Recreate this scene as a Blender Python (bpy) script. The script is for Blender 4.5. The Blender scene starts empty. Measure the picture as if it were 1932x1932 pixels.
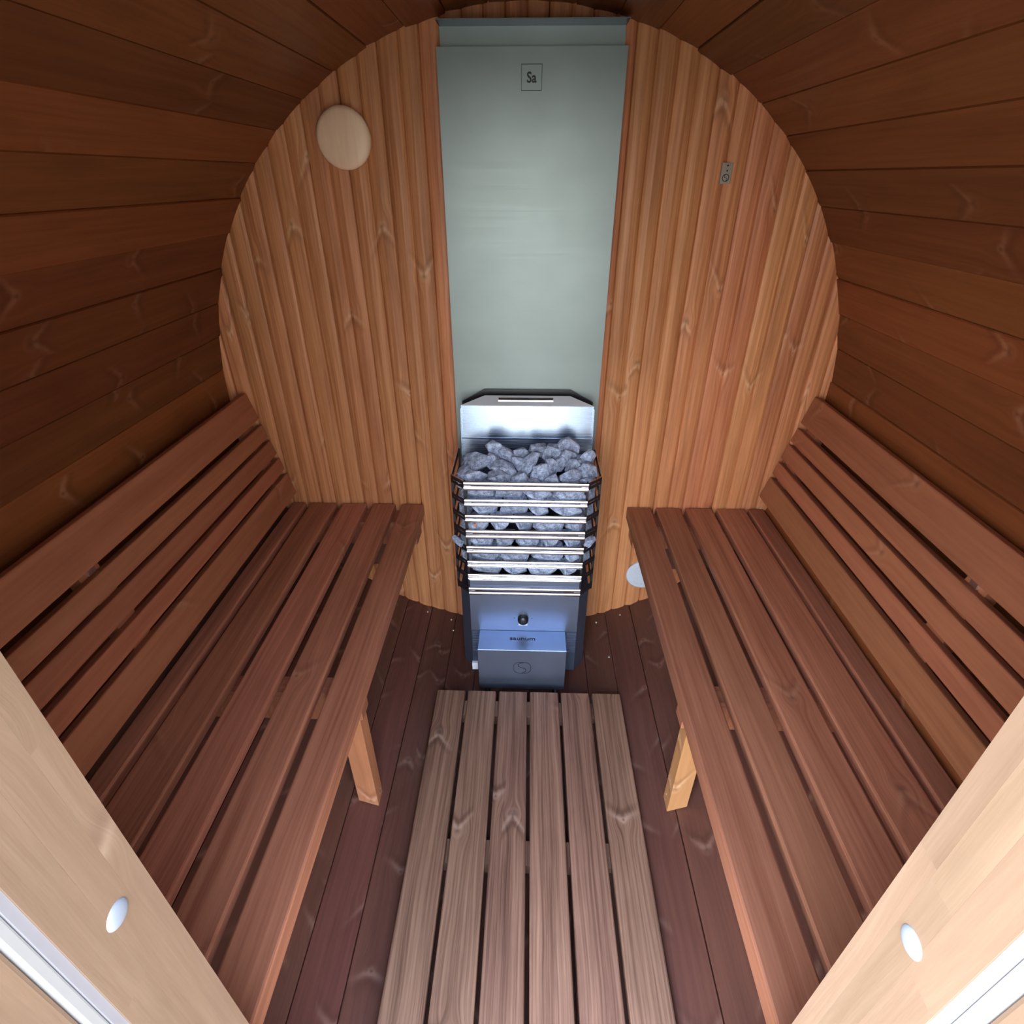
import bpy, bmesh, math, random
from mathutils import Vector, Matrix
random.seed(7)
SC = bpy.context.scene
COL = SC.collection

# ------------------------------------------------------------------ camera
# Units: metres. Barrel axis = +Y, the camera stands at the doorway at the origin.
YAW, PITCH, ROLL, FPX = 3.05541818e-02, 5.46391523e-01, -6.72343567e-04, 1039.69
def cam_axes():
    F = Vector((-math.sin(YAW)*math.cos(PITCH), math.cos(YAW)*math.cos(PITCH), -math.sin(PITCH)))
    R = Vector((math.cos(YAW), math.sin(YAW), 0)); U = R.cross(F)
    R2 = R*math.cos(ROLL)+U*math.sin(ROLL); U2 = -R*math.sin(ROLL)+U*math.cos(ROLL)
    return R2, U2, F
CR, CU, CF = cam_axes()
cam = bpy.data.cameras.new('camera'); cam.sensor_width = 36; cam.lens = FPX/1932*36
cam.clip_start = 0.01; cam.clip_end = 200
camo = bpy.data.objects.new('camera', cam); COL.objects.link(camo)
camo.matrix_world = Matrix(((CR.x, CU.x, -CF.x, 0), (CR.y, CU.y, -CF.y, 0), (CR.z, CU.z, -CF.z, 0), (0, 0, 0, 1)))
SC.camera = camo

# ------------------------------------------------------------------ light, exposure
SC.view_settings.view_transform = 'Standard'; SC.view_settings.look = 'None'
SC.view_settings.exposure = 1.75; SC.view_settings.gamma = 1
SC.view_settings.use_curve_mapping = False
SC.cycles.max_bounces = 14; SC.cycles.diffuse_bounces = 8; SC.cycles.glossy_bounces = 6
SC.cycles.sample_clamp_indirect = 4.0
world = bpy.data.worlds.new('sky'); SC.world = world; world.use_nodes = True
wn = world.node_tree; wn.nodes.clear()
wo = wn.nodes.new('ShaderNodeOutputWorld'); wb = wn.nodes.new('ShaderNodeBackground')
wt = wn.nodes.new('ShaderNodeTexCoord'); ws = wn.nodes.new('ShaderNodeSeparateXYZ')
wr = wn.nodes.new('ShaderNodeValToRGB')
wn.links.new(wt.outputs['Generated'], ws.inputs[0])
wn.links.new(ws.outputs['Z'], wr.inputs[0]); wn.links.new(wb.outputs[0], wo.inputs[0])
SUN_FROM = Vector((-0.85, 0.10, 0.60)).normalized()
wd = wn.nodes.new('ShaderNodeVectorMath'); wd.operation = 'DOT_PRODUCT'; wd.inputs[1].default_value = SUN_FROM
wn.links.new(wt.outputs['Generated'], wd.inputs[0])
wm = wn.nodes.new('ShaderNodeMapRange'); wm.interpolation_type = 'SMOOTHSTEP'
for q, val in enumerate((-.6, 1.0, .68, 2.0)): wm.inputs[q+1].default_value = val
wn.links.new(wd.outputs['Value'], wm.inputs[0])
wx = wn.nodes.new('ShaderNodeVectorMath'); wx.operation = 'SCALE'
wn.links.new(wr.outputs[0], wx.inputs[0]); wn.links.new(wm.outputs[0], wx.inputs['Scale']); wn.links.new(wx.outputs[0], wb.inputs[0])
e = wr.color_ramp.elements
e[0].position = 0.0; e[0].color = (1.0, 0.99, 0.96, 1)
e[1].position = 0.75; e[1].color = (0.57, 0.74, 1.08, 1)
wb.inputs[1].default_value = 2.6
sun = bpy.data.lights.new('sun', 'SUN'); sun.energy = 5.0; sun.angle = 0.02; sun.color = (1, .95, .86)
suno = bpy.data.objects.new('sun', sun); COL.objects.link(suno)
suno.rotation_euler = Vector((0.50, -0.85, -1.0)).to_track_quat('-Z', 'Y').to_euler()

# ------------------------------------------------------------------ helpers
def pix(u, v, Y=None, Z=None, X=None):
    """a point of the place on the sight line of photo pixel (u, v), on the plane Y=, Z= or X="""
    d = CR*(u-966) - CU*(v-966) + CF*FPX
    if Y is not None: return d*(Y/d.y)
    if Z is not None: return d*(Z/d.z)
    return d*(X/d.x)

class MB:
    """collects shapes with (along, across) uv in metres; build() links ONE mesh object"""
    def __init__(s): s.v = []; s.f = []; s.uv = []; s.mi = []; s.sm = []
    def face(s, pts, uvs, smooth=False, mi=0):
        i = len(s.v); s.v += [tuple(p) for p in pts]; s.f.append(tuple(range(i, i+len(pts)))); s.uv.append(uvs); s.sm.append(smooth); s.mi.append(mi)
    def loft(s, A, B, caps=True, closed=True, smooth=False):
        """A, B: matching rings of points, grain runs A -> B"""
        A = [Vector(p) for p in A]; B = [Vector(p) for p in B]
        n = len(A); L = (sum(B, Vector())-sum(A, Vector())).length/n; t = 0
        for i in range(n if closed else n-1):
            j = (i+1) % n; w = (A[j]-A[i]).length
            s.face([A[i], A[j], B[j], B[i]], [(0, t), (0, t+w), (L, t+w), (L, t)], smooth)
            t += w
        if caps:
            for R, o in ((list(reversed(A)), 0), (B, L)):
                c = R[0]; ax = (R[1]-R[0]).normalized()
                nn = (B[0]-A[0]).normalized(); ay = nn.cross(ax)
                s.face(R, [(o+(p-c).dot(ay)*.25, (p-c).dot(ax)) for p in R])
    def box(s, x0, x1, y0, y1, z0, z1, axis='y', b=0.0, seg=1):
        """box with its long edges (along axis) rounded by b"""
        def ring(a0, a1, c0, c1):
            if b <= 0: return [(a0, c0), (a1, c0), (a1, c1), (a0, c1)]
            out = []
            for (px, pz, a) in ((a0+b, c0+b, 180), (a1-b, c0+b, 270), (a1-b, c1-b, 0), (a0+b, c1-b, 90)):
                for k in range(seg+1):
                    t = math.radians(a+90*k/seg); out.append((px+b*math.cos(t), pz+b*math.sin(t)))
            return out
        if axis == 'y':
            r = ring(x0, x1, z0, z1); s.loft([(a, y0, c) for a, c in reversed(r)], [(a, y1, c) for a, c in reversed(r)])
        elif axis == 'x':
            r = ring(y0, y1, z0, z1); s.loft([(x0, a, c) for a, c in r], [(x1, a, c) for a, c in r])
        else:
            r = ring(x0, x1, y0, y1); s.loft([(a, c, z0) for a, c in r], [(a, c, z1) for a, c in r])
    def lathe(s, c, prof, ax='y', n=24, smooth=True):
        """prof: (radius, height along ax); ax 'y' means towards -Y"""
        c = Vector(c)
        def P(r, h, k):
            t = 2*math.pi*k/n; a, b = r*math.cos(t), r*math.sin(t)
            if ax == 'y': return c+Vector((a, -h, b))
            if ax == 'x': return c+Vector((h, a, b))
            if ax == '-x': return c+Vector((-h, -a, b))
            return c+Vector((a, b, h))
        for (r0, h0), (r1, h1) in zip(prof, prof[1:]):
            for k in range(n):
                q = [P(r0, h0, k), P(r0, h0, k+1), P(r1, h1, k+1), P(r1, h1, k)]
                uv = [(q_.z, q_.x) for q_ in q]
                if r0 < 1e-6: q = q[1:]; uv = uv[1:]
                elif r1 < 1e-6: q = q[:3]; uv = uv[:3]
                s.face(q, uv, smooth)
    def mesh(s, name, mat):
        me = bpy.data.meshes.new(name)
        me.from_pydata(s.v, [], s.f)
        for m in (mat if isinstance(mat, (list, tuple)) else [mat]): me.materials.append(m)
        uvl = me.uv_layers.new(name='UVMap')
        k = 0
        for fi, uvs in enumerate(s.uv):
            for q in uvs: uvl.data[k].uv = q; k += 1
        for p, sm, mi in zip(me.polygons, s.sm, s.mi): p.use_smooth = sm; p.material_index = mi
        bm = bmesh.new(); bm.from_mesh(me)
        bmesh.ops.remove_doubles(bm, verts=bm.verts, dist=1e-6)
        bmesh.ops.recalc_face_normals(bm, faces=bm.faces)
        bm.to_mesh(me); bm.free()
        return me
    def build(s, name, mat, parent=None):
        return link(name, s.mesh(name, mat), parent)
def link(name, me, parent=None, loc=None, rot=None):
    o = bpy.data.objects.new(name, me); COL.objects.link(o)
    if loc is not None: o.location = loc
    if rot is not None: o.rotation_euler = rot
    if parent is not None:
        o.parent = parent; o.matrix_parent_inverse = Matrix.Translation(parent_origin(parent)).inverted()
    return o
def parent_origin(p):
    return p.location.copy() if p.parent is None else Vector((0, 0, 0))
def tag(o, label=None, cat=None, group=None, kind=None):
    if label: o['label'] = label
    if cat: o['category'] = cat
    if group: o['group'] = group
    if kind: o['kind'] = kind
    return o
def empty(name, loc=(0, 0, 0), **k):
    o = bpy.data.objects.new(name, None); o.empty_display_size = .05; COL.objects.link(o); o.location = loc
    return tag(o, **k)
def struct(name): return empty(name, kind='structure')

# ------------------------------------------------------------------ materials
def base(name):
    m = bpy.data.materials.new(name); m.use_nodes = True; nt = m.node_tree; nt.nodes.clear()
    out = nt.nodes.new('ShaderNodeOutputMaterial'); b = nt.nodes.new('ShaderNodeBsdfPrincipled')
    nt.links.new(b.outputs[0], out.inputs[0]); return m, nt, b
class N:
    def __init__(s, nt): s.nt = nt
    def new(s, t, **k):
        n = s.nt.nodes.new(t)
        for a, b in k.items(): setattr(n, a, b)
        return n
    def put(s, sock, v):
        if isinstance(v, (int, float, tuple)): sock.default_value = v
        else: s.nt.links.new(v, sock)
    def m(s, op, a, b=None, c=None, clamp=False):
        n = s.new('ShaderNodeMath', operation=op); n.use_clamp = clamp
        s.put(n.inputs[0], a)
        if b is not None: s.put(n.inputs[1], b)
        if c is not None: s.put(n.inputs[2], c)
        return n.outputs[0]
    def xyz(s, x, y, z=0.0):
        n = s.new('ShaderNodeCombineXYZ'); s.put(n.inputs[0], x); s.put(n.inputs[1], y); s.put(n.inputs[2], z); return n.outputs[0]
    def noise(s, vec, scale=1.0, detail=2.0, rough=.5):
        n = s.new('ShaderNodeTexNoise'); s.put(n.inputs['Vector'], vec); n.inputs['Scale'].default_value = scale
        n.inputs['Detail'].default_value = detail; n.inputs['Roughness'].default_value = rough; return n.outputs[0]
    def mix(s, f, a, b, mode='MIX'):
        n = s.new('ShaderNodeMix', data_type='RGBA', blend_type=mode)
        s.put(n.inputs[0], f); s.put(n.inputs[6], a); s.put(n.inputs[7], b); return n.outputs[2]
    def rng(s, v, a, b, c, d):
        n = s.new('ShaderNodeMapRange'); n.clamp = True
        s.put(n.inputs[0], v)
        for i, q in enumerate((a, b, c, d)): n.inputs[i+1].default_value = q
        return n.outputs[0]

def wood(name, dark, light, pale, knots=.5, kx=.42, ky=.12, fine=140., contrast=1., rough=.5, vary=.22, hue=.02,
         bump=.25, halo=.5, blotch=.35, spec=.35, knotcol=None, deep=0.0):
    """dark / light: grain colours; pale: flare around knots. u runs with the grain, v across"""
    m, nt, b = base(name); n = N(nt)
    uv = n.new('ShaderNodeUVMap'); sp = n.new('ShaderNodeSeparateXYZ'); nt.links.new(uv.outputs[0], sp.inputs[0])
    rnd = n.new('ShaderNodeObjectInfo').outputs['Random']
    u = n.m('ADD', sp.outputs[0], n.m('MULTIPLY', rnd, 61.7))
    v = n.m('ADD', sp.outputs[1], n.m('MULTIPLY', n.m('FRACT', n.m('MULTIPLY', rnd, 37.3)), 11.3))
    # knots, one voronoi cell each
    kc = n.xyz(n.m('DIVIDE', u, kx), n.m('DIVIDE', v, ky))
    vo = n.new('ShaderNodeTexVoronoi', voronoi_dimensions='2D', feature='F1'); n.put(vo.inputs['Vector'], kc)
    vo.inputs['Scale'].default_value = 1; vo.inputs['Randomness'].default_value = .85
    ps = n.new('ShaderNodeSeparateXYZ'); nt.links.new(vo.outputs['Position'], ps.inputs[0])
    dx = n.m('SUBTRACT', u, n.m('MULTIPLY', ps.outputs[0], kx))
    dy = n.m('SUBTRACT', v, n.m('MULTIPLY', ps.outputs[1], ky))
    cs = n.new('ShaderNodeSeparateColor'); nt.links.new(vo.outputs['Color'], cs.inputs[0])
    on = n.m('LESS_THAN', cs.outputs[0], knots)
    sgn = n.m('SUBTRACT', n.m('MULTIPLY', n.m('GREATER_THAN', cs.outputs[1], .5), 2.), 1.)
    size = n.rng(cs.outputs[2], 0, 1, .55, 1.5)
    dxs = n.m('MULTIPLY', dx, sgn)
    wob = n.m('MULTIPLY', n.m('SUBTRACT', n.noise(n.xyz(n.m('MULTIPLY', u, 28.), n.m('MULTIPLY', v, 28.)), 1, 3), .5), .022)
    ady = n.m('ABSOLUTE', dy)
    r = n.m('DIVIDE', n.m('SQRT', n.m('ADD', n.m('MULTIPLY', dx, dx), n.m('MULTIPLY', dy, dy))), size)
    def gauss(x, w):
        q = n.m('DIVIDE', x, w); return n.m('EXPONENT', n.m('MULTIPLY', n.m('MULTIPLY', q, q), -1.))
    core = n.m('MULTIPLY', gauss(r, .0050), on)
    ring = n.m('MULTIPLY', gauss(n.m('SUBTRACT', r, .012), .004), on)
    slope = n.rng(cs.outputs[2], 0, 1, .45, 1.5)
    chev = n.m('MULTIPLY', n.m('MULTIPLY', gauss(n.m('ADD', n.m('SUBTRACT', dxs, n.m('MULTIPLY', ady, slope)), wob), .0085), gauss(dy, .036)), on)
    chev2 = n.m('MULTIPLY', n.m('MULTIPLY', gauss(n.m('ADD', n.m('ADD', n.m('SUBTRACT', dxs, n.m('MULTIPLY', ady, slope)), wob), -.020), .012), gauss(dy, .042)), on)
    # grain bends round the knot
    bend = n.m('MULTIPLY', n.m('MULTIPLY', dy, n.m('MULTIPLY', gauss(dx, .035), gauss(dy, .03))), n.m('MULTIPLY', on, -1.1))
    lowf = n.m('MULTIPLY', n.m('SUBTRACT', n.noise(n.xyz(n.m('MULTIPLY', u, 1.6), n.m('MULTIPLY', v, 9.)), 1, 2), .5), .03)
    vw = n.m('ADD', n.m('ADD', v, bend), lowf)
    g1 = n.noise(n.xyz(n.m('MULTIPLY', u, 2.5), n.m('MULTIPLY', vw, fine)), 1, 3, .6)
    g2 = n.noise(n.xyz(n.m('MULTIPLY', u, 1.1), n.m('MULTIPLY', vw, fine*.28)), 1, 2, .5)
    g3 = n.noise(n.xyz(n.m('MULTIPLY', u, 22.), n.m('MULTIPLY', vw, fine*4.)), 1, 2, .6)
    bl = n.noise(n.xyz(n.m('MULTIPLY', u, 4.), n.m('MULTIPLY', v, 14.)), 1, 3, .55)
    g = n.m('ADD', n.m('ADD', n.m('MULTIPLY', g1, .46), n.m('MULTIPLY', g2, .42)), n.m('MULTIPLY', g3, .12))
    g = n.rng(g, .5-.17/contrast, .5+.17/contrast, 0, 1)
    col = n.mix(g, dark, light)
    col = n.mix(n.m('MULTIPLY', n.rng(bl, .5, .75, 0, 1), blotch), col, tuple(c*.62 for c in dark[:3])+(1,))
    col = n.mix(n.m('MULTIPLY', chev2, 1.1*halo), col, tuple(c*.6 for c in dark[:3])+(1,))
    col = n.mix(n.m('MULTIPLY', n.m('ADD', chev, n.m('MULTIPLY', ring, .25), clamp=True), halo), col, pale)
    col = n.mix(n.m('MULTIPLY', core, .6), col, knotcol or tuple(c*.3 for c in dark[:3])+(1,))
    hs = n.new('ShaderNodeHueSaturation'); nt.links.new(col, hs.inputs['Color'])
    r2 = n.m('FRACT', n.m('MULTIPLY', rnd, 91.7)); r3 = n.m('FRACT', n.m('MULTIPLY', rnd, 53.1))
    n.put(hs.inputs['Value'], n.rng(r2, 0, 1, 1-vary, 1+vary)); n.put(hs.inputs['Hue'], n.rng(r3, 0, 1, .5-hue, .5+hue))
    nt.links.new(hs.outputs[0], b.inputs['Base Color'])
    n.put(b.inputs['Roughness'], n.rng(g, 0, 1, min(1, rough+.12), rough-.05))
    b.inputs['Specular IOR Level'].default_value = spec
    bp = n.new('ShaderNodeBump'); bp.inputs['Strength'].default_value = bump; bp.inputs['Distance'].default_value = .0012
    nt.links.new(g, bp.inputs['Height']); nt.links.new(bp.outputs[0], b.inputs['Normal'])
    return m
def C(r, g, b): return (r, g, b, 1)
def metal(name, col, rough, scratch=0.0, metallic=1.0, axis='x', noise=0.05):
    m, nt, b = base(name); n = N(nt)
    tc = n.new('ShaderNodeTexCoord'); mp = n.new('ShaderNodeMapping'); nt.links.new(tc.outputs['Object'], mp.inputs[0])
    mp.inputs['Scale'].default_value = (3, 400, 400) if axis == 'x' else (400, 400, 3)
    q = n.noise(mp.outputs[0], 1, 2)
    big = n.noise(tc.outputs['Object'], 7, 2)
    b.inputs['Metallic'].default_value = metallic
    c = n.mix(n.rng(big, .3, .7, 0, 1), tuple(x*(1-noise) for x in col[:3])+(1,), tuple(min(1, x*(1+noise)) for x in col[:3])+(1,))
    nt.links.new(c, b.inputs['Base Color'])
    n.put(b.inputs['Roughness'], n.rng(q, .3, .7, max(.02, rough-scratch), rough+scratch))
    return m
def plain(name, col, rough=.6, noise=.1, scale=60., bump=0., spec=.5):
    m, nt, b = base(name); n = N(nt); tc = n.new('ShaderNodeTexCoord')
    q = n.noise(tc.outputs['Object'], scale, 4)
    nt.links.new(n.mix(q, tuple(x*(1-noise) for x in col[:3])+(1,), tuple(x*(1+noise) for x in col[:3])+(1,)), b.inputs['Base Color'])
    b.inputs['Roughness'].default_value = rough; b.inputs['Specular IOR Level'].default_value = spec
    if bump:
        bp = n.new('ShaderNodeBump'); bp.inputs['Strength'].default_value = bump; bp.inputs['Distance'].default_value = .002
        nt.links.new(q, bp.inputs['Height']); nt.links.new(bp.outputs[0], b.inputs['Normal'])
    return m

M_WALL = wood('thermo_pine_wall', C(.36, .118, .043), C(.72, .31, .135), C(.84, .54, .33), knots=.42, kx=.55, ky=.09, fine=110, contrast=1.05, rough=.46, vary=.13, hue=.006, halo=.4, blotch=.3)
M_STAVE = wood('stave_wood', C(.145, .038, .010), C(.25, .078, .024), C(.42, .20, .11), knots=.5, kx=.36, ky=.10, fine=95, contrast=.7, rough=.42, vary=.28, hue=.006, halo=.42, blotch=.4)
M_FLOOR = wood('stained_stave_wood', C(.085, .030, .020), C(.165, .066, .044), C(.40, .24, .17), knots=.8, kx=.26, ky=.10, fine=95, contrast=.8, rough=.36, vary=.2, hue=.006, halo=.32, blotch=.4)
M_SEAT = wood('bench_wood', C(.25, .078, .040), C(.52, .21, .118), C(.60, .33, .20), knots=.22, kx=.6, ky=.11, fine=130, contrast=.9, rough=.42, vary=.20, hue=.005, halo=.3, blotch=.25)
M_BACK = wood('backrest_wood', C(.28, .092, .042), C(.45, .17, .082), C(.56, .31, .18), knots=.3, kx=.6, ky=.11, fine=80, contrast=.75, rough=.42, vary=.09, hue=.005, halo=.3, blotch=.25)
M_LEG = wood('leg_wood', C(.42, .18, .065), C(.56, .27, .115), C(.8, .5, .3), knots=.4, kx=.2, ky=.1, fine=80, contrast=.8, rough=.5, vary=.05)
M_GRATE = wood('duckboard_wood', C(.105, .045, .026), C(.37, .20, .125), C(.55, .36, .25), knots=.4, kx=.45, ky=.10, fine=190, contrast=1.2, rough=.5, vary=.12, hue=.005, halo=.55, blotch=.25, bump=.4)
M_JAMB = wood('pale_jamb_wood', C(.25, .150, .088), C(.375, .245, .155), C(.7, .52, .36), knots=.25, kx=.35, ky=.1, fine=70, contrast=.9, rough=.5, vary=.10, hue=.005, halo=.3, blotch=.2)
M_DISC = wood('pale_turned_wood', C(.78, .53, .32), C(.92, .70, .47), C(.9, .7, .5), knots=0, fine=30, contrast=1.2, rough=.42, vary=.01, blotch=.0)
M_STEEL = metal('polished_steel', C(.84, .86, .90), .16, .03)
M_BRUSH = metal('brushed_steel', C(.27, .33, .45), .42, .03)
M_BACKP = metal('back_plate_steel', C(.38, .46, .60), .27, .03)
M_SHIELD = metal('shield_steel', C(.25, .29, .28), .44, .02, metallic=.75)
M_DARKST = metal('dark_lip_steel', C(.16, .17, .20), .35, .03)
M_FLANGE = metal('satin_flange_steel', C(.62, .64, .66), .5, .03, metallic=.15)
M_NAVY = metal('dark_painted_steel', C(.085, .105, .15), .38, .04, metallic=.6)
M_BLACK = plain('black_steel', C(.012, .012, .014), .35, spec=.6)
M_INK = plain('black_print', C(.015, .016, .02), .6)
M_WHITE = plain('white_plastic', C(.75, .76, .78), .4, .03)
M_CAP = plain('grey_cap_plastic', C(.36, .39, .44), .25, .04)
M_VENT = plain('vent_plastic', C(.62, .67, .72), .4, .05)
M_SEAL = plain('white_seal_rubber', C(.42, .405, .385), .45, .03)
M_SEALG = plain('grey_seal_rubber', C(.34, .32, .33), .5, .05)
M_SCREW = metal('screw_steel', C(.85, .84, .82), .3)
M_TAG = metal('sensor_plate_metal', C(.62, .60, .52), .35)
M_GRASS = plain('lawn', C(.215, .20, .145), .9, .35, 9.)
M_ORANGE = plain('orange_spot_colour', C(.70, .20, .06), .8, .2, 80, .3)
def stone_mat(name, a, b_):
    m, nt, b = base(name); n = N(nt); tc = n.new('ShaderNodeTexCoord'); oi = n.new('ShaderNodeObjectInfo')
    q = n.noise(tc.outputs['Object'], 4.5, 5, .7); q2 = n.noise(tc.outputs['Object'], 26, 3, .7)
    col = n.mix(n.rng(n.m('ADD', n.m('MULTIPLY', q, .6), n.m('MULTIPLY', q2, .4)), .40, .60, 0, 1), a, b_)
    hs = n.new('ShaderNodeHueSaturation'); nt.links.new(col, hs.inputs['Color']); n.put(hs.inputs['Value'], n.rng(oi.outputs['Random'], 0, 1, .8, 1.2))
    nt.links.new(hs.outputs[0], b.inputs['Base Color']); b.inputs['Roughness'].default_value = .72
    bp = n.new('ShaderNodeBump'); bp.inputs['Strength'].default_value = .6; bp.inputs['Distance'].default_value = .025
    nt.links.new(n.m('ADD', q, n.m('MULTIPLY', q2, .5)), bp.inputs['Height']); nt.links.new(bp.outputs[0], b.inputs['Normal'])
    return m
M_STONE = stone_mat('olivine_stone', C(.16, .20, .30), C(.70, .80, 1.0))

# ------------------------------------------------------------------ setting: barrel of staves
CX, CZ, D = -0.01645, -0.63582, 1.778
YF, YB = 0.13, 1.87
STEP = 360/59.0
def stave_mesh(mat, k):
    rs = random.Random(k)
    a = math.radians(STEP/2); L = YB-YF
    pr = rs.uniform(-.0022, .0022)
    ri = .9985+pr; ro = 1.038; bv = .0032
    w = ri*math.tan(a); prof = [(-w*(1.0), ri+bv), (-w+bv*.55, ri), (w-bv*.55, ri), (w, ri+bv), (ro*math.tan(a), ro), (-ro*math.tan(a), ro)]
    mb = MB(); mb.loft([(x, 0, y) for x, y in prof], [(x, L, y) for x, y in prof])
    return mb.mesh('stave', mat)
parts = {'floor': struct('floor'), 'ceiling': struct('ceiling'), 'wall_left': struct('wall_left'), 'wall_right': struct('wall_right')}
cache = {}
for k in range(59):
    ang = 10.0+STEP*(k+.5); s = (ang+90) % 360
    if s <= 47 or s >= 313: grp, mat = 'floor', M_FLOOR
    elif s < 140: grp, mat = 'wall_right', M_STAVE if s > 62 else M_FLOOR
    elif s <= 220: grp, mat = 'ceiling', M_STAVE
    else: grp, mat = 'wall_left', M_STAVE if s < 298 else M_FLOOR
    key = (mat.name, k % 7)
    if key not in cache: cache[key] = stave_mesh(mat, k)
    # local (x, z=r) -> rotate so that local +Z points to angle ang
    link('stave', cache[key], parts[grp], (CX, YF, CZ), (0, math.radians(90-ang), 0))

# ------------------------------------------------------------------ setting: back wall of boards
wall_back = struct('wall_back')
RB = 1.02
def zc(x, r=RB): return math.sqrt(max(0, r*r-(x-CX)**2))
J0, JP = -.396-.1085*6, .1085
for k in range(0, 20):
    x0 = J0+JP*k; x1 = x0+JP
    x0c, x1c = max(x0, CX-1.01), min(x1, CX+1.01)
    if x1c-x0c < .02: continue
    rs = random.Random(k*3+1); o = rs.uniform(-.0018, .0018)
    pf = []
    for t, d in ((0, .007), (.022, .001), (.10, -.0025), (.27, -.0045), (.42, -.0025), (.485, .0015), (.5, .0045), (.515, .0015), (.58, -.0025), (.73, -.0045), (.90, -.0025), (.978, .001), (1, .007)):
        pf.append((x0+t*JP, D+o*(0 if t in (0, 1) else 1)+d+.0045))
    pf = [p for p in pf if x0c-1e-6 <= p[0] <= x1c+1e-6]
    if abs(pf[-1][0]-x1) > 1e-4 and x1c < x1: pf.append((x1c, D+.004))
    if pf[0][0] > x0+1e-4 and x0c > x0: pf.insert(0, (x0c, D+.004))
    ring = pf+[(pf[-1][0], D+.05), (pf[0][0], D+.05)]
    mb = MB(); mb.loft([(x, y, CZ-zc(x)) for x, y in ring], [(x, y, CZ+zc(x)) for x, y in ring])
    mb.build('board', M_WALL, wall_back)

# ------------------------------------------------------------------ setting: front wall, doorway
wall_front = struct('wall_front')
XL, XR = -.342, .320     # faces of the jambs
ZT, ZB = .17, -1.52      # top and foot of the doorway
FY0, FY1 = .19, .235
k = 0; x = CX-1.0
while x < CX+1.0:
    x1 = min(x+.10, CX+1.0)
    for a, b_, z0f, z1f in ((x, min(x1, XL-.045), None, None), (max(x, XR+.045), x1, None, None),
                            (max(x, XL-.045), min(x1, XR+.045), ZT+.045, None), (max(x, XL-.045), min(x1, XR+.045), None, ZB-.02)):
        if b_-a < .004: continue
        lo = lambda q: CZ-zc(q, .999) if z0f is None else z0f
        hi = lambda q: CZ+zc(q, .999) if z1f is None else z1f
        if hi(a) <= lo(a)+.003 and hi(b_) <= lo(b_)+.003: continue
        r = [(a, FY0), (b_, FY0), (b_, FY1), (a, FY1)]
        mb = MB(); mb.loft([(p, q, lo(p)) for p, q in r], [(p, q, hi(p)) for p, q in r]); mb.build('board', M_WALL, wall_front)
    x += .10

door = struct('door_1')
def jamb(side):
    X = XL if side < 0 else XR
    j = empty('jamb'); j.parent = door
    rs = random.Random(5 if side < 0 else 11)
    def bx(y0, y1, z0, z1, inset=0., b=.0, dep=.042):
        mb = MB(); a, c = (X-dep, X-inset) if side < 0 else (X+inset, X+dep)
        mb.box(a, c, y0, y1, z0, z1, 'z', b, 2); return mb
    ys = [.250, .229, .203, .171]
    for q in range(3):
        y1, y0 = ys[q], ys[q+1]; z = ZB-.02
        while z < ZT-.01:
            L = rs.uniform(.38, .7); z2 = min(z+L, ZT)
            if ZT-z2 < .1: z2 = ZT
            bx(y0+.00005, y1-.00005, z, z2, b=0).build('lamella', M_JAMB, j); z = z2
    bx(.1636, .1709, ZB, ZT, .0015).build('seal_channel', M_SEALG, j)
    bx(.1535, .1634, ZB, ZT, .003, .002, .03).build('seal_strip', M_SEAL, j)
    bx(.06, .1533, ZB-.02, ZT, .006, .004).build('outer_board', M_JAMB, j)
    for zz, yy in ((-.535, .212), (-1.25, .212), (-.02, .212)):
        mb = MB(); mb.lathe((X, yy, zz), [(0.0, .0035), (.005, .0033), (.009, .0025), (.0115, .0012), (.0125, 0), (.0125, -.002)], 'x' if side < 0 else '-x', 24)
        mb.build('screw_cap', M_CAP, j)
jamb(-1); jamb(1)
MB_ = MB(); MB_.box(XL-.042, XR+.042, .06, .25, ZT, ZT+.044, 'x', .003, 2); MB_.build('head_rail', M_JAMB, door)
MB_ = MB(); MB_.box(XL-.042, XR+.042, .06, .25, ZB-.062, ZB-.021, 'x', .003, 2); MB_.build('sill', M_JAMB, door)

# lawn outside the door
mb = MB(); mb.face([(-30, -40, -1.80), (30, -40, -1.80), (30, 20, -1.80), (-30, 20, -1.80)], [(0, 0), (60, 0), (60, 60), (0, 60)])
tag(mb.build('ground', M_GRASS), kind='structure')

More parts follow.
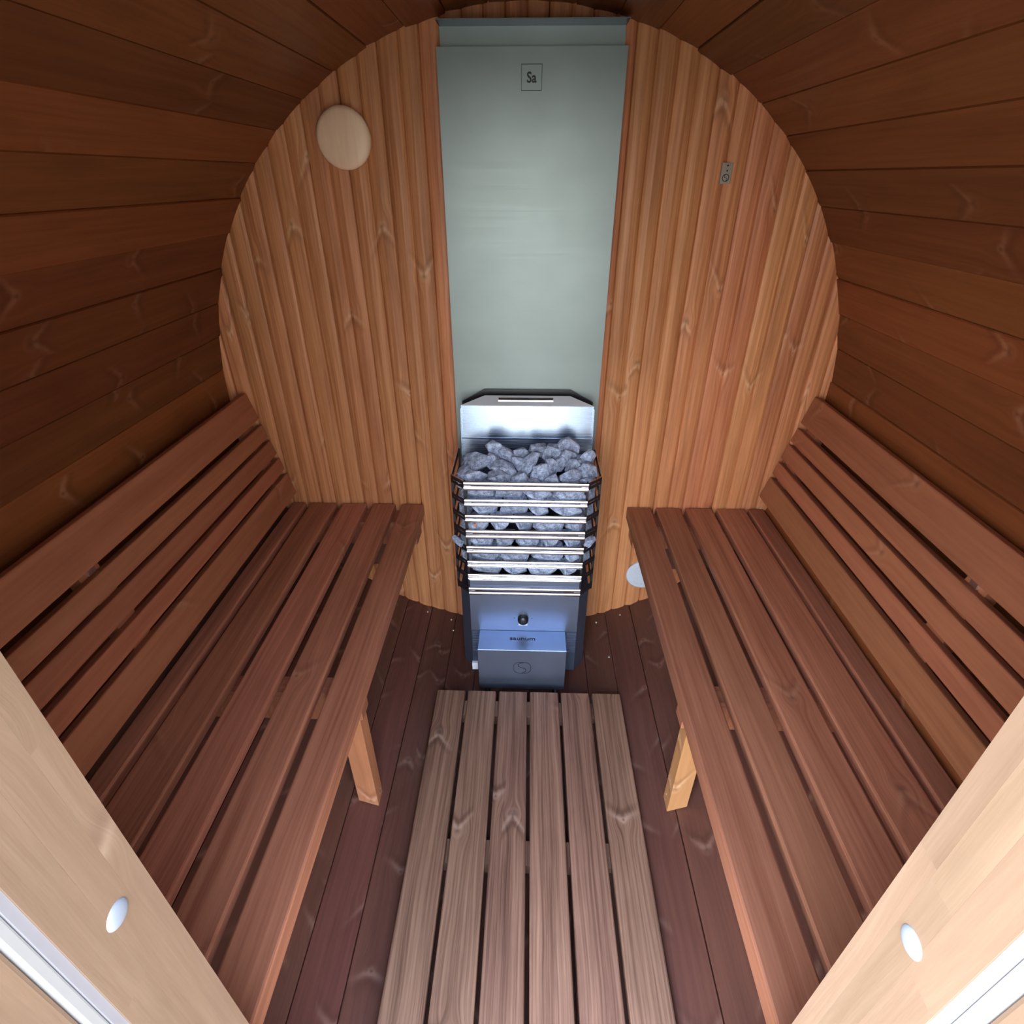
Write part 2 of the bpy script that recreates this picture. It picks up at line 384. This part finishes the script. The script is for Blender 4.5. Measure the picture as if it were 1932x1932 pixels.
# ------------------------------------------------------------------ benches
ZS = -1.05
SEAT_R = [(.374, .461), (.480, .569), (.589, .685), (.703, .806), (.819, .876)]
Y0S, Y1S = .262, 1.770
def bench(side, name_label):
    t = empty('sauna_bench', (side*.5, 1.0, -1.5), label=name_label, cat='bench', group='slatted benches along the barrel walls')
    off = -.012 if side < 0 else 0
    for i, (a, b) in enumerate(SEAT_R):
        th = .048 if i == 0 else .027
        x0, x1 = (a, b) if side > 0 else (-b+off*.6, -a+off)
        mb = MB(); mb.box(x0, x1, Y0S, Y1S, ZS-th, ZS, 'y', .0045, 2); mb.build('seat_slat', M_SEAT, t)
    for (y0, y1) in ((.905, .955), (1.685, 1.768)):
        mb = MB()
        x0, x1 = .392, .862
        zc0 = ZS-.0486
        r = [(x0, zc0-.075), (x1, zc0-.075), (x1, zc0), (x0, zc0)]
        r = [(x*side+(off if side < 0 else 0), z) for x, z in r]
        zq = CZ-math.sqrt(.985-(r[1][0]-CX)**2)+.002
        r = [r[0], (side*.80+(off if side < 0 else 0), zc0-.075), (r[1][0], max(zc0-.075, zq)), r[2], r[3]]
        mb.loft([(x, y0, z) for x, z in r], [(x, y1, z) for x, z in r]); mb.build('cross_beam', M_SEAT, t)
    for (y0, y1) in ((.905, .955), (1.685, 1.768)):
        mb = MB(); xs0, xs1 = (.4625, .855) if side > 0 else (-.867, -.4745)
        mb.box(xs0, xs1, y0, y1, ZS-.0485, ZS-.0272, 'x'); mb.build('packing_strip', M_SEAT, t)
    mb = MB(); xe = [.478, .56, .64, .72] ; o_ = -.012 if side < 0 else 0
    zl = lambda x: max(-1.31, CZ-math.sqrt(.985-(x*side+o_-CX)**2)+.004)
    r = [(x*side+o_, zl(x)) for x in xe]+[(xe[-1]*side+o_, -1.1745), (xe[0]*side+o_, -1.1745)]
    mb.loft([(x, 1.742, z) for x, z in r], [(x, 1.764, z) for x, z in r]); mb.build('shade_board', M_FLOOR, t)  # dark board added so the gaps between the slats look shaded
    for yl in (.905,):
        mb = MB(); xa, xb = (.410, .462) if side > 0 else (-.466, -.412)
        zf = lambda x: CZ-math.sqrt(.997**2-(x-CX)**2)+.002
        top = ZS-.0486-.0755
        r = [(xa, yl), (xb, yl), (xb, yl+.045), (xa, yl+.045)]
        mb.loft([(x, y, zf(x)) for x, y in r], [(x, y, top) for x, y in r]); mb.build('leg', M_LEG, t)
        xs = xa if side > 0 else xb
        ax = '-x' if side > 0 else 'x'
        for dz in (.02, .034):
            mb = MB(); mb.lathe((xs, yl+.018+dz*.4, zf(xs)+dz), [(0, .0018), (.0022, .0016), (.003, 0)], ax, 8); mb.build('screw', M_SCREW, t)
    return t
bench(-1, 'long brown slatted bench on the left, below the round wooden vent cover')
bench(1, 'long reddish slatted bench on the right, beside the round grey floor vent')

BR_T = [(0, .212), (.250, .370), (.411, .549), (.577, .707), (.753, 1.0)]
def backrest(side, label):
    t = empty('backrest', (side*.9, 1.0, -1.0), label=label, cat='backrest', group='slatted backrests above the benches')
    P0, P1 = Vector((.845, -.994)), Vector((.940, -.615))
    if side < 0: P0, P1 = Vector((.856, -1.005)), Vector((.952, -.622))
    dr = P1-P0; nn = Vector((dr.y*-1, dr.x)).normalized()   # towards the camera axis (inner)
    if nn.x > 0: nn = -nn
    nn = Vector((-abs(nn.x), abs(nn.y)))
    for i, (a, b) in enumerate(BR_T):
        A = P0+dr*a; B = P0+dr*b; th = .021; bv = .004
        du = (B-A).normalized(); L = (B-A).length
        ring = []
        for s_, d_ in ((0, -bv), (bv*.3, -bv*.3), (bv, 0), (L-bv, 0), (L-bv*.3, -bv*.3), (L, -bv), (L, -th), (0, -th)):
            p = A+du*s_+nn*d_; ring.append((side*p.x, p.y))
        mb = MB(); mb.loft([(x, Y0S+.01, z) for x, z in ring], [(x, 1.768, z) for x, z in ring]); mb.build('backrest_slat', M_BACK, t)
    for (y0, y1) in ((.895, .955), (1.685, 1.745), (.30, .36)):
        pts = []
        for s_, d_ in ((.01, -.0215), (.97, -.0215), (.97, -.034), (.72, -.052), (.45, -.06), (.2, -.058), (.01, -.05)):
            p = P0+dr*s_+nn*d_; pts.append((side*p.x, p.y))
        mb = MB(); mb.loft([(x, y0, z) for x, z in pts], [(x, y1, z) for x, z in pts]); mb.build('support_batten', M_BACK, t)
    p = P0+dr*.73+nn*-.0165
    mb = MB(); mb.box(side*p.x-.004, side*p.x+.004, .915, .935, p.y-.0065, p.y+.0065, 'y', .001, 1)
    mb.build('bracket', M_SCREW, t)
    return t
backrest(-1, 'slatted wooden backrest on the shaded left barrel wall, four gaps')
backrest(1, 'slatted reddish backrest leaning on the brighter right barrel wall')

# ------------------------------------------------------------------ duckboard
t = empty('duckboard', (.015, .8, -1.6), label='greyish brown duckboard of six planks lying on the floor before the heater', cat='duckboard')
for i in range(6):
    x0 = -.3035+.1086*i
    mb = MB(); mb.box(x0, x0+.098, .262, 1.326, -1.573, -1.546, 'y', .004, 2); mb.build('plank', M_GRATE, t)
for y0, y1 in ((1.243, 1.306), (.768, .832), (.30, .36)):
    mb = MB()
    zf = lambda x: CZ-math.sqrt(.9985**2-(x-CX)**2)+.003
    xs = [-.288+i*.0605 for i in range(11)]
    r0 = [(x, max(zf(x), -1.615)) for x in xs]+[(xs[-1], -1.5735), (xs[0], -1.5735)]
    mb.loft([(x, y0, z) for x, z in r0], [(x, y1, z) for x, z in r0]); mb.build('batten', M_GRATE, t)

# ------------------------------------------------------------------ heat shield
HX = -.004
sh = empty('heat_shield', (HX, 1.76, -.6), label='tall grey-green steel heat shield on the back wall behind the heater', cat='heat shield')
mb = MB(); mb.box(HX-.2365, HX+.2365, 1.752, 1.7545, -1.50, .2745, 'z', .0); mb.build('front_sheet', M_SHIELD, sh)
mb = MB(); mb.box(HX-.2285, HX+.2295, 1.7685, 1.7705, -1.0, .3155, 'z', .0); mb.build('rear_sheet', M_SHIELD, sh)
mb = MB(); mb.box(HX-.2285, HX+.2295, 1.70, 1.7705, .3157, .3178, 'x', .0); mb.build('top_flange', M_DARKST, sh)
for s in (-1, 1):
    mb = MB(); mb.box(HX+s*.19-.012, HX+s*.19+.012, 1.7546, 1.7684, -1.45, .26, 'z'); mb.build('spacer_rail', M_DARKST, sh)
# printed mark: a frame with the letters Sa
def text_obj(s, size, name, mat, parent, origin, xdir, ydir, squash=1.0, depth=.0006, bold=0.0):
    cu = bpy.data.curves.new(name, 'FONT'); cu.body = s; cu.size = size; cu.align_x = 'CENTER'; cu.align_y = 'CENTER'; cu.extrude = depth; cu.offset = bold
    cu.resolution_u = 3
    tmp = bpy.data.objects.new(name, cu); COL.objects.link(tmp); dg = bpy.context.evaluated_depsgraph_get(); dg.update()
    me = bpy.data.meshes.new_from_object(tmp.evaluated_get(dg)); bpy.data.objects.remove(tmp)
    X = Vector(xdir).normalized(); Y = Vector(ydir).normalized(); Z = X.cross(Y)
    Mx = Matrix(((X.x, Y.x, Z.x, origin[0]), (X.y, Y.y, Z.y, origin[1]), (X.z, Y.z, Z.z, origin[2]), (0, 0, 0, 1)))
    me.transform(Mx @ Matrix.Diagonal((squash, 1, 1, 1))); me.materials.clear(); me.materials.append(mat); me.name = name
    return link(name, me, parent)
def stroke(pts, w, name, mat, parent, origin, xdir, ydir, depth=.0006, closed=False):
    X = Vector(xdir).normalized(); Y = Vector(ydir).normalized(); Z = X.cross(Y); o = Vector(origin)
    P = [Vector(p) for p in pts]; n = len(P); L = []; R = []
    for i in range(n):
        a = P[(i-1) % n] if closed or i > 0 else P[i]; b = P[(i+1) % n] if closed or i < n-1 else P[i]
        t = (b-a).normalized(); q = Vector((-t.y, t.x))*w*.5; L.append(P[i]+q); R.append(P[i]-q)
    mb = MB(); mk = lambda p, z: o+X*p.x+Y*p.y+Z*z
    for i in range(n if closed else n-1):
        j = (i+1) % n
        mb.face([mk(L[i], depth), mk(R[i], depth), mk(R[j], depth), mk(L[j], depth)], [(0, 0)]*4)
        mb.face([mk(L[i], 0), mk(L[i], depth), mk(L[j], depth), mk(L[j], 0)], [(0, 0)]*4)
        mb.face([mk(R[i], depth), mk(R[i], 0), mk(R[j], 0), mk(R[j], depth)], [(0, 0)]*4)
    return mb.build(name, mat, parent)
FX, FZ = (1, 0, 0), (0, 0, 1)
ct = pix(1003, 146, Y=1.752)
text_obj('Sa', .0305, 'lettering', M_INK, sh, (ct.x, 1.7517, ct.z-.001), FX, FZ, .92, bold=.0006)
stroke([(-.0255, -.0262), (.0255, -.0262), (.0262, .0262), (-.0255, .0262)], .0018, 'printed_frame', M_INK, sh, (ct.x, 1.7518, ct.z), FX, FZ, .0004, True)

# ------------------------------------------------------------------ heater
YFr, YMd, YBk = 1.460, 1.503, 1.700
WF, WM = .1885, .2325
ht = empty('sauna_heater', (HX, 1.6, -1.6), label='electric sauna heater of shiny steel bands filled with grey stones', cat='heater')
def hz(v, Y=YFr, u=990): return pix(u, v, Y=Y).z
tops = [908, 941, 970.5, 999, 1029, 1057, 1082, 1107]
bots = [925, 955, 985, 1016, 1044, 1070, 1094, 1122]
BANDZ = [(hz(b+2), hz(a+2)) for a, b in zip(tops, bots)]
def plate_with_slot(p0, p1, z0, z1, th, slot_in, slot_h):
    """upright strip from p0 to p1 (plan points) with a horizontal slot"""
    mb = MB(); a = Vector(p0); b = Vector(p1); d = (b-a).normalized(); n_ = Vector((d.y, -d.x))*th; L = (b-a).length
    zm = (z0+z1)/2
    for s0, s1, q0, q1 in ((0, L, z0, zm-slot_h/2), (0, L, zm+slot_h/2, z1), (0, slot_in, zm-slot_h/2, zm+slot_h/2), (L-slot_in, L, zm-slot_h/2, zm+slot_h/2)):
        A = a+d*s0; B = a+d*s1
        r = [A, B, B-n_, A-n_]
        mb.loft([(p.x, p.y, q0) for p in r], [(p.x, p.y, q1) for p in r])
    return mb
hmid = HX+.0015
def band_bar(x0, x1, z0, z1):
    mb = MB(); zm = (z0+z1)/2; h = .0013
    for a, b, xa, xb in ((z0, zm-h, x0, x1), (zm+h, z1, x0, x1), (zm-h, zm+h, x0, x0+.021), (zm-h, zm+h, x1-.021, x1)):
        if b-a > .005:
            w = b-a; sec = [(YFr, a), (YFr-.0022, a+.12*w), (YFr-.0036, a+.35*w), (YFr-.0038, a+.6*w), (YFr-.0026, a+.86*w), (YFr, b), (YFr+.0012, b), (YFr+.0012, a)]
        else: sec = [(YFr-.0003, a), (YFr-.0003, b), (YFr+.0012, b), (YFr+.0012, a)]
        mb.loft([(xa, p, q) for p, q in sec], [(xb, p, q) for p, q in sec])
    return mb
PF = [(hmid-WM, YBk), (hmid-WM, YMd), (hmid-WF, YFr), (hmid+WF, YFr), (hmid+WM, YMd), (hmid+WM, YBk)]
for i, (z0, z1) in enumerate(BANDZ):
    band_bar(PF[2][0], PF[3][0], z0, z1).build('front_band', M_STEEL, ht)
    if i < 8:
        for a, b, inn in ((0, 1, .02), (1, 2, .010), (3, 4, .010), (4, 5, .02)):
            plate_with_slot(PF[a], PF[b], z0+.006, z1-.002, .0015, inn, .003).build('side_band', M_BLACK, ht)  # same steel as the front, its dark reflections put in as black
ztop, zbot = BANDZ[0][1], BANDZ[7][0]
for (px, py) in ((PF[1][0]+.003, PF[1][1]), (PF[2][0]+.001, PF[2][1]+.006), (PF[3][0]-.001, PF[3][1]+.006), (PF[4][0]-.003, PF[4][1]), (PF[0][0]+.004, PF[0][1]-.005), (PF[5][0]-.004, PF[5][1]-.005)):
    mb = MB(); mb.box(px-.0035, px+.0035, py+.002, py+.008, zbot, ztop-.002, 'z'); mb.build('corner_post', M_BLACK, ht)
# closed plate behind the lowest gap
mb = MB(); mb.box(hmid-WF+.004, hmid+WF-.004, YFr+.004, YFr+.0055, BANDZ[7][0], BANDZ[6][0]+.012, 'x'); mb.build('stone_tray', M_BRUSH, ht)
# rim of the stone cage
def rail(p0, p1, z0, z1, th):
    mb = MB(); a = Vector(p0); b = Vector(p1); d = (b-a).normalized(); n_ = Vector((d.y, -d.x))*th
    r = [a, b, b-n_, a-n_]; mb.loft([(p.x, p.y, z0) for p in r], [(p.x, p.y, z1) for p in r]); return mb
for a, b in ((0, 1), (1, 2), (3, 4), (4, 5)):
    rail(PF[a], PF[b], ztop-.0015, ztop+.002, .0025).build('cage_rim', M_STEEL, ht)
# heating core hidden among the stones
mb = MB(); mb.box(HX-.14, HX+.14, 1.545, 1.655, zbot+.01, -.885, 'z'); mb.build('heating_core', M_BLACK, ht)
# lower body
zb = -1.577
LW = .0  # body follows the cage plan, a little slimmer
PB = [(hmid-.222, YBk), (hmid-.222, YMd+.002), (hmid-.1875, YFr+.0022), (hmid+.1875, YFr+.0022), (hmid+.222, YMd+.002), (hmid+.222, YBk)]
mb = MB(); mb.loft([(x, y, zb) for x, y in PB], [(x, y, zbot+.002) for x, y in PB]); mb.build('lower_body', M_NAVY, ht)
mb = MB(); mb.box(hmid-.1875, hmid+.1875, YFr+.0004, YFr+.002, -1.3835, zbot-.0005, 'x'); mb.build('front_panel', M_BRUSH, ht)
bx0, bx1, byf = HX-.1555, HX+.1475, 1.364
for s in (-1, 1):
    xa, xb = (hmid-.1875, bx0-.0035) if s < 0 else (bx1+.0035, hmid+.1875)
    mb = MB(); mb.box(xa, xb, YFr+.0012, YFr+.002, zb, -1.384, 'z'); mb.build('side_panel', M_NAVY, ht)
    for k in range(8):
        z = -1.392-k*.0125
        mb = MB(); mb.box(xa+.003, xb-.001, YFr-.0008, YFr+.0011, z-.0065, z, 'x'); mb.build('louvre', M_BRUSH, ht)
# projecting box (control housing)
box = None
mb = MB(); mb.box(bx0, bx1, byf, YFr+.0003, -1.5745, -1.3835, 'x', .0015, 1); box = mb.build('control_box', M_BRUSH, ht)
mb = MB(); mb.box(HX-.02, HX+.02, 1.3, 1.3, 0, 0, 'x')
for sx in (-.13, .12):
    for sy in (1.40, 1.67):
        zfl = CZ-math.sqrt(.9985**2-(HX+sx-CX)**2)
        ztopf = zb if sy > 1.5 else -1.5748
        mb = MB(); mb.lathe((HX+sx, sy, zfl), [(0, 0), (.012, 0), (.012, .004), (.008, .006), (.008, ztopf-zfl), (0, ztopf-zfl)], 'z', 12); mb.build('foot', M_BLACK, ht)
# knob
kc = pix(987, 1167, Y=YFr); kx, kz = kc.x, kc.z
mb = MB(); mb.lathe((kx, YFr+.0003, kz), [(.0190, 0), (.0190, .009), (.0175, .015), (.012, .019), (0, .020)], 'y', 24); mb.build('knob', M_BLACK, ht)
mb = MB(); mb.box(kx-.0155, kx+.0155, YFr-.0025, YFr-.0015, kz-.030, kz-.0185, 'x'); 
mb.box(kx-.0155, kx+.0155, YFr-.0015, YFr+.0003, kz-.030, kz-.0290, 'x'); mb.build('knob_pointer', M_WHITE, ht)
for s in (-1, 1):
    mb = MB(); mb.lathe((kx+s*.0305, YFr+.0004, kz+.001), [(.0016, 0), (.0016, .0006), (0, .0006)], 'y', 8); mb.build('dial_mark', M_INK, ht)
mb = MB(); mb.box(HX-.188, HX-.167, YFr-.012, YFr+.001, -1.572, -1.538, 'x', .002, 2); mb.build('cable_gland', M_WHITE, ht)
# lettering on the box and its emblem
tc_ = pix(986, 1205, Z=-1.3835)
text_obj('saunum', .0235, 'lettering', M_INK, box, (tc_.x, tc_.y, -1.3832), FX, (0, 1, 0), 1.25, .0003, .0003)
ec = pix(985, 1260, Y=byf)
def rounded(a, b, r, n_=6):
    out = []
    for cx_, cz_, a0 in ((a-r, b-r, 0), (-a+r, b-r, 90), (-a+r, -b+r, 180), (a-r, -b+r, 270)):
        for k in range(n_+1):
            t = math.radians(a0+90*k/n_); out.append((cx_+r*math.cos(t), cz_+r*math.sin(t)))
    return out
stroke(rounded(.0300, .0265, .021), .0022, 'emblem_ring', M_INK, box, (ec.x, byf-.0001, ec.z), FX, FZ, .0004, True)
sp = [(.005, .0225), (-.006, .0205), (-.0125, .0135), (-.0115, .0065), (-.004, .0015), (.006, -.001), (.0115, -.0055), (.0125, -.012), (.008, -.018), (.0, -.0225)]
stroke([(p[0]*1.1, p[1]*1.13) for p in sp], .0024, 'emblem_curve', M_INK, box, (ec.x, byf-.0001, ec.z), FX, FZ, .0004)
# back plate
bz0, bz1 = -.90, -.630
LEAN = .115
def py_(z): return 1.690+(z-bz1)*LEAN
mb = MB(); r = [(py_(bz0), bz0), (py_(bz0)+.0015, bz0), (py_(bz1)+.0015, bz1), (py_(bz1), bz1)]
mb.loft([(hmid-.2145, y, z) for y, z in r], [(hmid+.2145, y, z) for y, z in r]); bp_ = mb.build('back_plate', M_BACKP, ht)
mb = MB(); mb.box(hmid-.2143, hmid+.2143, py_(-.737)-.0025, py_(-.737)+.0005, -.739, -.735, 'x'); mb.build('plate_fold', M_BACKP, bp_)
for s in (-1, 1):
    mb = MB(); xq = hmid+s*.2138; r = [(xq-.0014, -.012), (xq+.0014, -.012), (xq+.0014, .0), (xq-.0014, .0)]
    mb.loft([(x, py_(bz0)+y, bz0) for x, y in r], [(x, py_(bz1-.004)+y, bz1-.004) for x, y in r]); mb.build('edge_flange', M_BACKP, bp_)
# top flange: trapezoid running back to the shield
mb = MB(); r = [(hmid-.2145, 1.690), (hmid+.2145, 1.690), (hmid+.138, 1.722), (hmid-.138, 1.722)]
fz = lambda y: bz1+(y-1.690)*.70
mb.loft([(x, y, fz(y)) for x, y in r], [(x, y, fz(y)+.0018) for x, y in r]); fl = mb.build('top_flange', M_FLANGE, ht)
mb = MB(); r = [(1.703, .0015), (1.704, .0050), (1.712, .0050), (1.713, .0015)]
mb.loft([(hmid-.093, y, fz(y)+d) for y, d in r], [(hmid+.083, y, fz(y)+d) for y, d in r]); mb.build('raised_rib', M_STEEL, fl)
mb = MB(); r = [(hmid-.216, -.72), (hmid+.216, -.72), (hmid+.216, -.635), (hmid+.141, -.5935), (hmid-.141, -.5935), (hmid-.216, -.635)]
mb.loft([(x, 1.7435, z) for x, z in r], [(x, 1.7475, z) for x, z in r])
mb.build('flange_reflection', M_BLACK, ht)  # black plate added for the flange's dark reflection in the shield
mb = MB(); mb.box(hmid-.2145, hmid+.2145, 1.692, 1.702, zb, -.90, 'z'); mb.build('rear_housing', M_BLACK, ht)

# ------------------------------------------------------------------ stones: every stone is a thing
def stone_mesh(seed, sq=.7, nv=17):
    rs = random.Random(seed); bm = bmesh.new()
    for _ in range(nv):
        v = Vector((rs.gauss(0, 1), rs.gauss(0, 1), rs.gauss(0, 1))).normalized()
        k = 1/max(abs(v.x), abs(v.y), abs(v.z)); v = v*(1+(k-1)*sq)*rs.uniform(.86, 1.0)
        bm.verts.new(v*.5)
    r = bmesh.ops.convex_hull(bm, input=bm.verts)
    dead = [g for g in r['geom_interior'] if isinstance(g, bmesh.types.BMVert)]
    bmesh.ops.delete(bm, geom=dead, context='VERTS')
    bmesh.ops.dissolve_limit(bm, angle_limit=.30, verts=bm.verts, edges=bm.edges)
    bmesh.ops.bevel(bm, geom=bm.edges[:]+bm.verts[:], offset=.022, segments=1, affect='EDGES', clamp_overlap=True)
    me = bpy.data.meshes.new('sauna_stone'); bm.to_mesh(me); bm.free(); me.materials.append(M_STONE); return me
SM = [stone_mesh(100+i) for i in range(14)]
SMB = [stone_mesh(300+i, .97, 26) for i in range(10)]
sr = random.Random(3)
def stone(p, sx, sy, sz, rot, label, group, mat=None, name='sauna_stone', pool=None):
    me = sr.choice(pool or SM)
    if mat: me = me.copy(); me.materials.clear(); me.materials.append(mat)
    o = link(name, me, None, p, rot); o.scale = (sx, sy, sz)
    return tag(o, label, 'stone', group)
# the heap, from the photograph: (a, b, w, h, tilt) in the close-up's pixels
HEAP = [
 ('back row', [(430, 890, 250, 190, 10), (635, 760, 240, 170, 5), (730, 820, 190, 130, 35), (880, 800, 150, 120, -20), (1060, 765, 200, 130, 10), (1190, 800, 190, 170, -60), (1350, 745, 230, 200, -30), (1570, 850, 180, 150, -20)]),
 ('second row', [(580, 880, 160, 140, 40), (830, 885, 150, 110, 10), (960, 900, 290, 130, -42), (1250, 900, 150, 150, 30), (1340, 850, 190, 170, -60), (1480, 880, 110, 130, 60)]),
 ('third row', [(250, 985, 150, 120, 0), (700, 955, 270, 150, 18), (1065, 1000, 210, 170, -20), (1180, 940, 180, 150, 50), (1400, 945, 170, 150, 60), (1500, 980, 120, 170, 80), (1610, 985, 180, 170, -10)]),
 ('front row', [(260, 1055, 130, 90, 10), (415, 1020, 250, 130, -4), (650, 1045, 240, 150, 8), (850, 1070, 200, 130, -30), (1010, 1100, 150, 90, 10), (1200, 1085, 190, 130, -30), (1385, 1040, 250, 150, 12), (1430, 1120, 150, 80, 0), (1590, 1095, 170, 90, -5)])]
ORD = ['leftmost', 'second from left', 'third from left', 'fourth from left', 'fifth from left', 'sixth from left', 'seventh from left', 'eighth from left', 'ninth from left']
SZ = ztop
for row, lst in HEAP:
    lst = sorted(lst)
    for i, (a, b, w, h, tl) in enumerate(lst):
        u, v = 820+a/5.367, 700+b/5.367
        d = CR*(u-966)-CU*(v-966)+CF*FPX
        # surface of the heap: rises towards the back plate
        k0, y0 = .52, 1.478; z00 = SZ-.008
        s_ = (z00-k0*y0)/(d.z-k0*d.y)
        p = d*s_
        p.z -= .012; p.y = min(p.y, 1.653); p.x = max(hmid-.19, min(hmid+.19, p.x))
        px = p.length/FPX/5.367*1.0
        mxw = .11
        lab = {('back row', 6): 'tall pointed grey stone sticking up highest at the back right of the heap',
               ('back row', 1): 'large rounded grey stone against the back plate, upper left of the heap',
               ('second row', 2): 'long slab of grey stone lying aslant in the middle of the heap'}.get((row, i))
        lab = lab or 'rough grey stone in the %s of the heater heap, %s' % (row, ORD[i] if i < len(lst)-1 else 'rightmost')
        stone(p, w*px*1.12, max(.042, w*px*.72), h*px*1.18, (sr.uniform(-.25, .25)-.3, math.radians(tl), sr.uniform(-.4, .4)), lab, 'stones heaped on top of the heater')
# a layer under the heap that closes it
fb = bmesh.new()
for i in range(6):
    for j in range(2):
        tm = sr.choice(SM).copy(); tm.transform(Matrix.Translation((hmid-.165+i*.066, 1.512+j*.056, SZ-.078+j*.012)) @ Matrix.Rotation(sr.random()*3, 4, 'Z') @ Matrix.Diagonal((.075, .06, .05, 1)))
        fb.from_mesh(tm); bpy.data.meshes.remove(tm)
fm = bpy.data.meshes.new('stone_bed'); fb.to_mesh(fm); fb.free(); fm.materials.append(M_STONE)
tag(link('stone_bed', fm), 'bed of grey stones in shadow under the heap inside the heater cage', 'stones', None, 'stuff')
# stones between the bands
GW = ['first', 'second', 'third', 'fourth', 'fifth', 'sixth']
for g in range(6):
    zc_ = (BANDZ[g][0]+BANDZ[g+1][1])/2
    x = hmid-WF+.006; i = 0; cuts = []
    while x < hmid+WF-.03:
        w = sr.uniform(.062, .112)
        if hmid+WF-.006-(x+w) < .04: w = hmid+WF-.006-x
        cuts.append((x, w)); x += w
    for i, (x, w) in enumerate(cuts):
        dyy = .066
        stone((x+w/2, YFr+.005+dyy/2, zc_+sr.uniform(-.004, .004)), w*1.03, dyy, .062, (sr.uniform(-.05, .05), sr.uniform(-.05, .05), sr.uniform(-.05, .05)),
              'grey stone seen in the %s gap below the top steel band, %s' % (GW[g], ORD[i] if i < len(cuts)-1 else 'rightmost'), 'stones behind the front bands', pool=SMB)
    for s in (-1, 1):
        for j, (yy, xx) in enumerate(((1.562, .198), (1.614, .200), (1.664, .200))):
            stone((hmid+s*xx, yy, zc_+sr.uniform(-.004, .004)), .052, .052, .060, (sr.uniform(-.05, .05), sr.uniform(-.05, .05), sr.uniform(-.05, .05)),
                  'grey stone behind the %s side grille, %s stone in the %s opening down' % ('left' if s < 0 else 'right', ('front', 'middle', 'rear')[j], GW[g]), 'stones behind the %s side grille' % ('left' if s < 0 else 'right'), pool=SMB)
op = pix(897, 990, Y=YFr+.006)
stone((op.x, YFr+.0085, op.z-.001), .012, .012, .014, (.2, .3, .1), 'small orange spot showing between the third and fourth steel bands', None, M_ORANGE, 'orange_spot')  # small orange lump set between the bands
for s, (u, v) in ((-1, (865, 1021)), (1, (1112, 1022))):
    p = pix(u, v, Y=1.475)
    stone((p.x, 1.478, p.z), .052, .034, .020, (0, s*-.35, s*.8), 'thin flat grey stone poking out through the %s corner of the cage' % ('left' if s < 0 else 'right'), None)

# ------------------------------------------------------------------ things on the back wall
mb = MB(); mb.lathe((-.502, D, .088), [(.066, -.0005), (.070, .004), (.0725, .012), (.0725, .020), (.070, .026), (.062, .030), (.045, .0325), (.02, .0335), (0, .0338)], 'y', 48)
o = mb.build('vent_cover', M_DISC); 
v = empty('wall_vent', (-.502, D, .088), label='round pale turned-wood vent cover on the back wall left of the shield', cat='vent')
o.parent = v; o.matrix_parent_inverse = Matrix.Translation(v.location).inverted()
mb = MB(); mb.lathe((-.502, D, .088), [(.05, -.001), (.05, .0035), (0, .0035)], 'y', 24); mb.build('vent_collar', M_LEG, v)
o.name = 'cover_disc'
# little sensor plate
pc = pix(1370, 327, Y=D-.004)
s_ = empty('sensor_plate', (pc.x, D, pc.z), label='small upright metal sensor plate with round emblem on the right back wall', cat='sensor')
mb = MB(); mb.box(pc.x-.0155, pc.x+.0155, D-.006, D+.001, pc.z-.0245, pc.z+.0245, 'z', .0015, 1); mb.build('plate', M_TAG, s_)
stroke([(.0085*math.cos(math.radians(a)), .0085*math.sin(math.radians(a))) for a in range(0, 360, 24)], .0016, 'emblem_ring', M_INK, s_, (pc.x, D-.0061, pc.z-.0105), FX, FZ, .0003, True)
stroke([(p[0]*.36, p[1]*.36) for p in sp], .0014, 'emblem_curve', M_INK, s_, (pc.x, D-.0061, pc.z-.0105), FX, FZ, .0003)
for zz in (.006, .018):
    mb = MB(); mb.lathe((pc.x+.001, D-.006, pc.z+zz), [(.0021, 0), (.0021, .0005), (0, .0005)], 'y', 10); mb.build('sensor_hole', M_INK, s_)
# round floor vent, half behind the right bench
vx, vz = .469, -1.364
v2 = empty('floor_vent', (vx, D, vz), label='round light grey perforated vent low on the back wall, half hidden by the right bench', cat='vent')
mb = MB(); mb.lathe((vx, D, vz), [(.064, -.001), (.065, .006), (.061, .009), (.055, .0085), (.05, .0095), (0, .0105)], 'y', 40); mb.build('vent_disc', M_VENT, v2)
hm = MB(); hm.lathe((0, 0, 0), [(.0030, -.001), (.0030, .0004), (0, .0004)], 'y', 8); hme = hm.mesh('vent_hole', M_WHITE)
for k in range(16):
    a = 2*math.pi*k/16; link('vent_hole', hme, v2, (vx+.044*math.cos(a), D-.0096, vz+.044*math.sin(a)))
# screws in the floor staves
sm_ = MB(); sm_.lathe((0, 0, 0), [(.0045, -.001), (.004, .0018), (0, .0026)], 'z', 10); sme = sm_.mesh('screw', M_SCREW)
for a, y in ((-107.0, 1.734), (-106.1, 1.677), (-71.7, 1.729), (-65.8, 1.735), (-70.0, 1.528), (-113, 1.74)):
    t_ = math.radians(a); link('screw', sme, parts['floor'], (CX+.997*math.cos(t_), y, CZ+.997*math.sin(t_)), (0, -math.radians(a+90), 0))
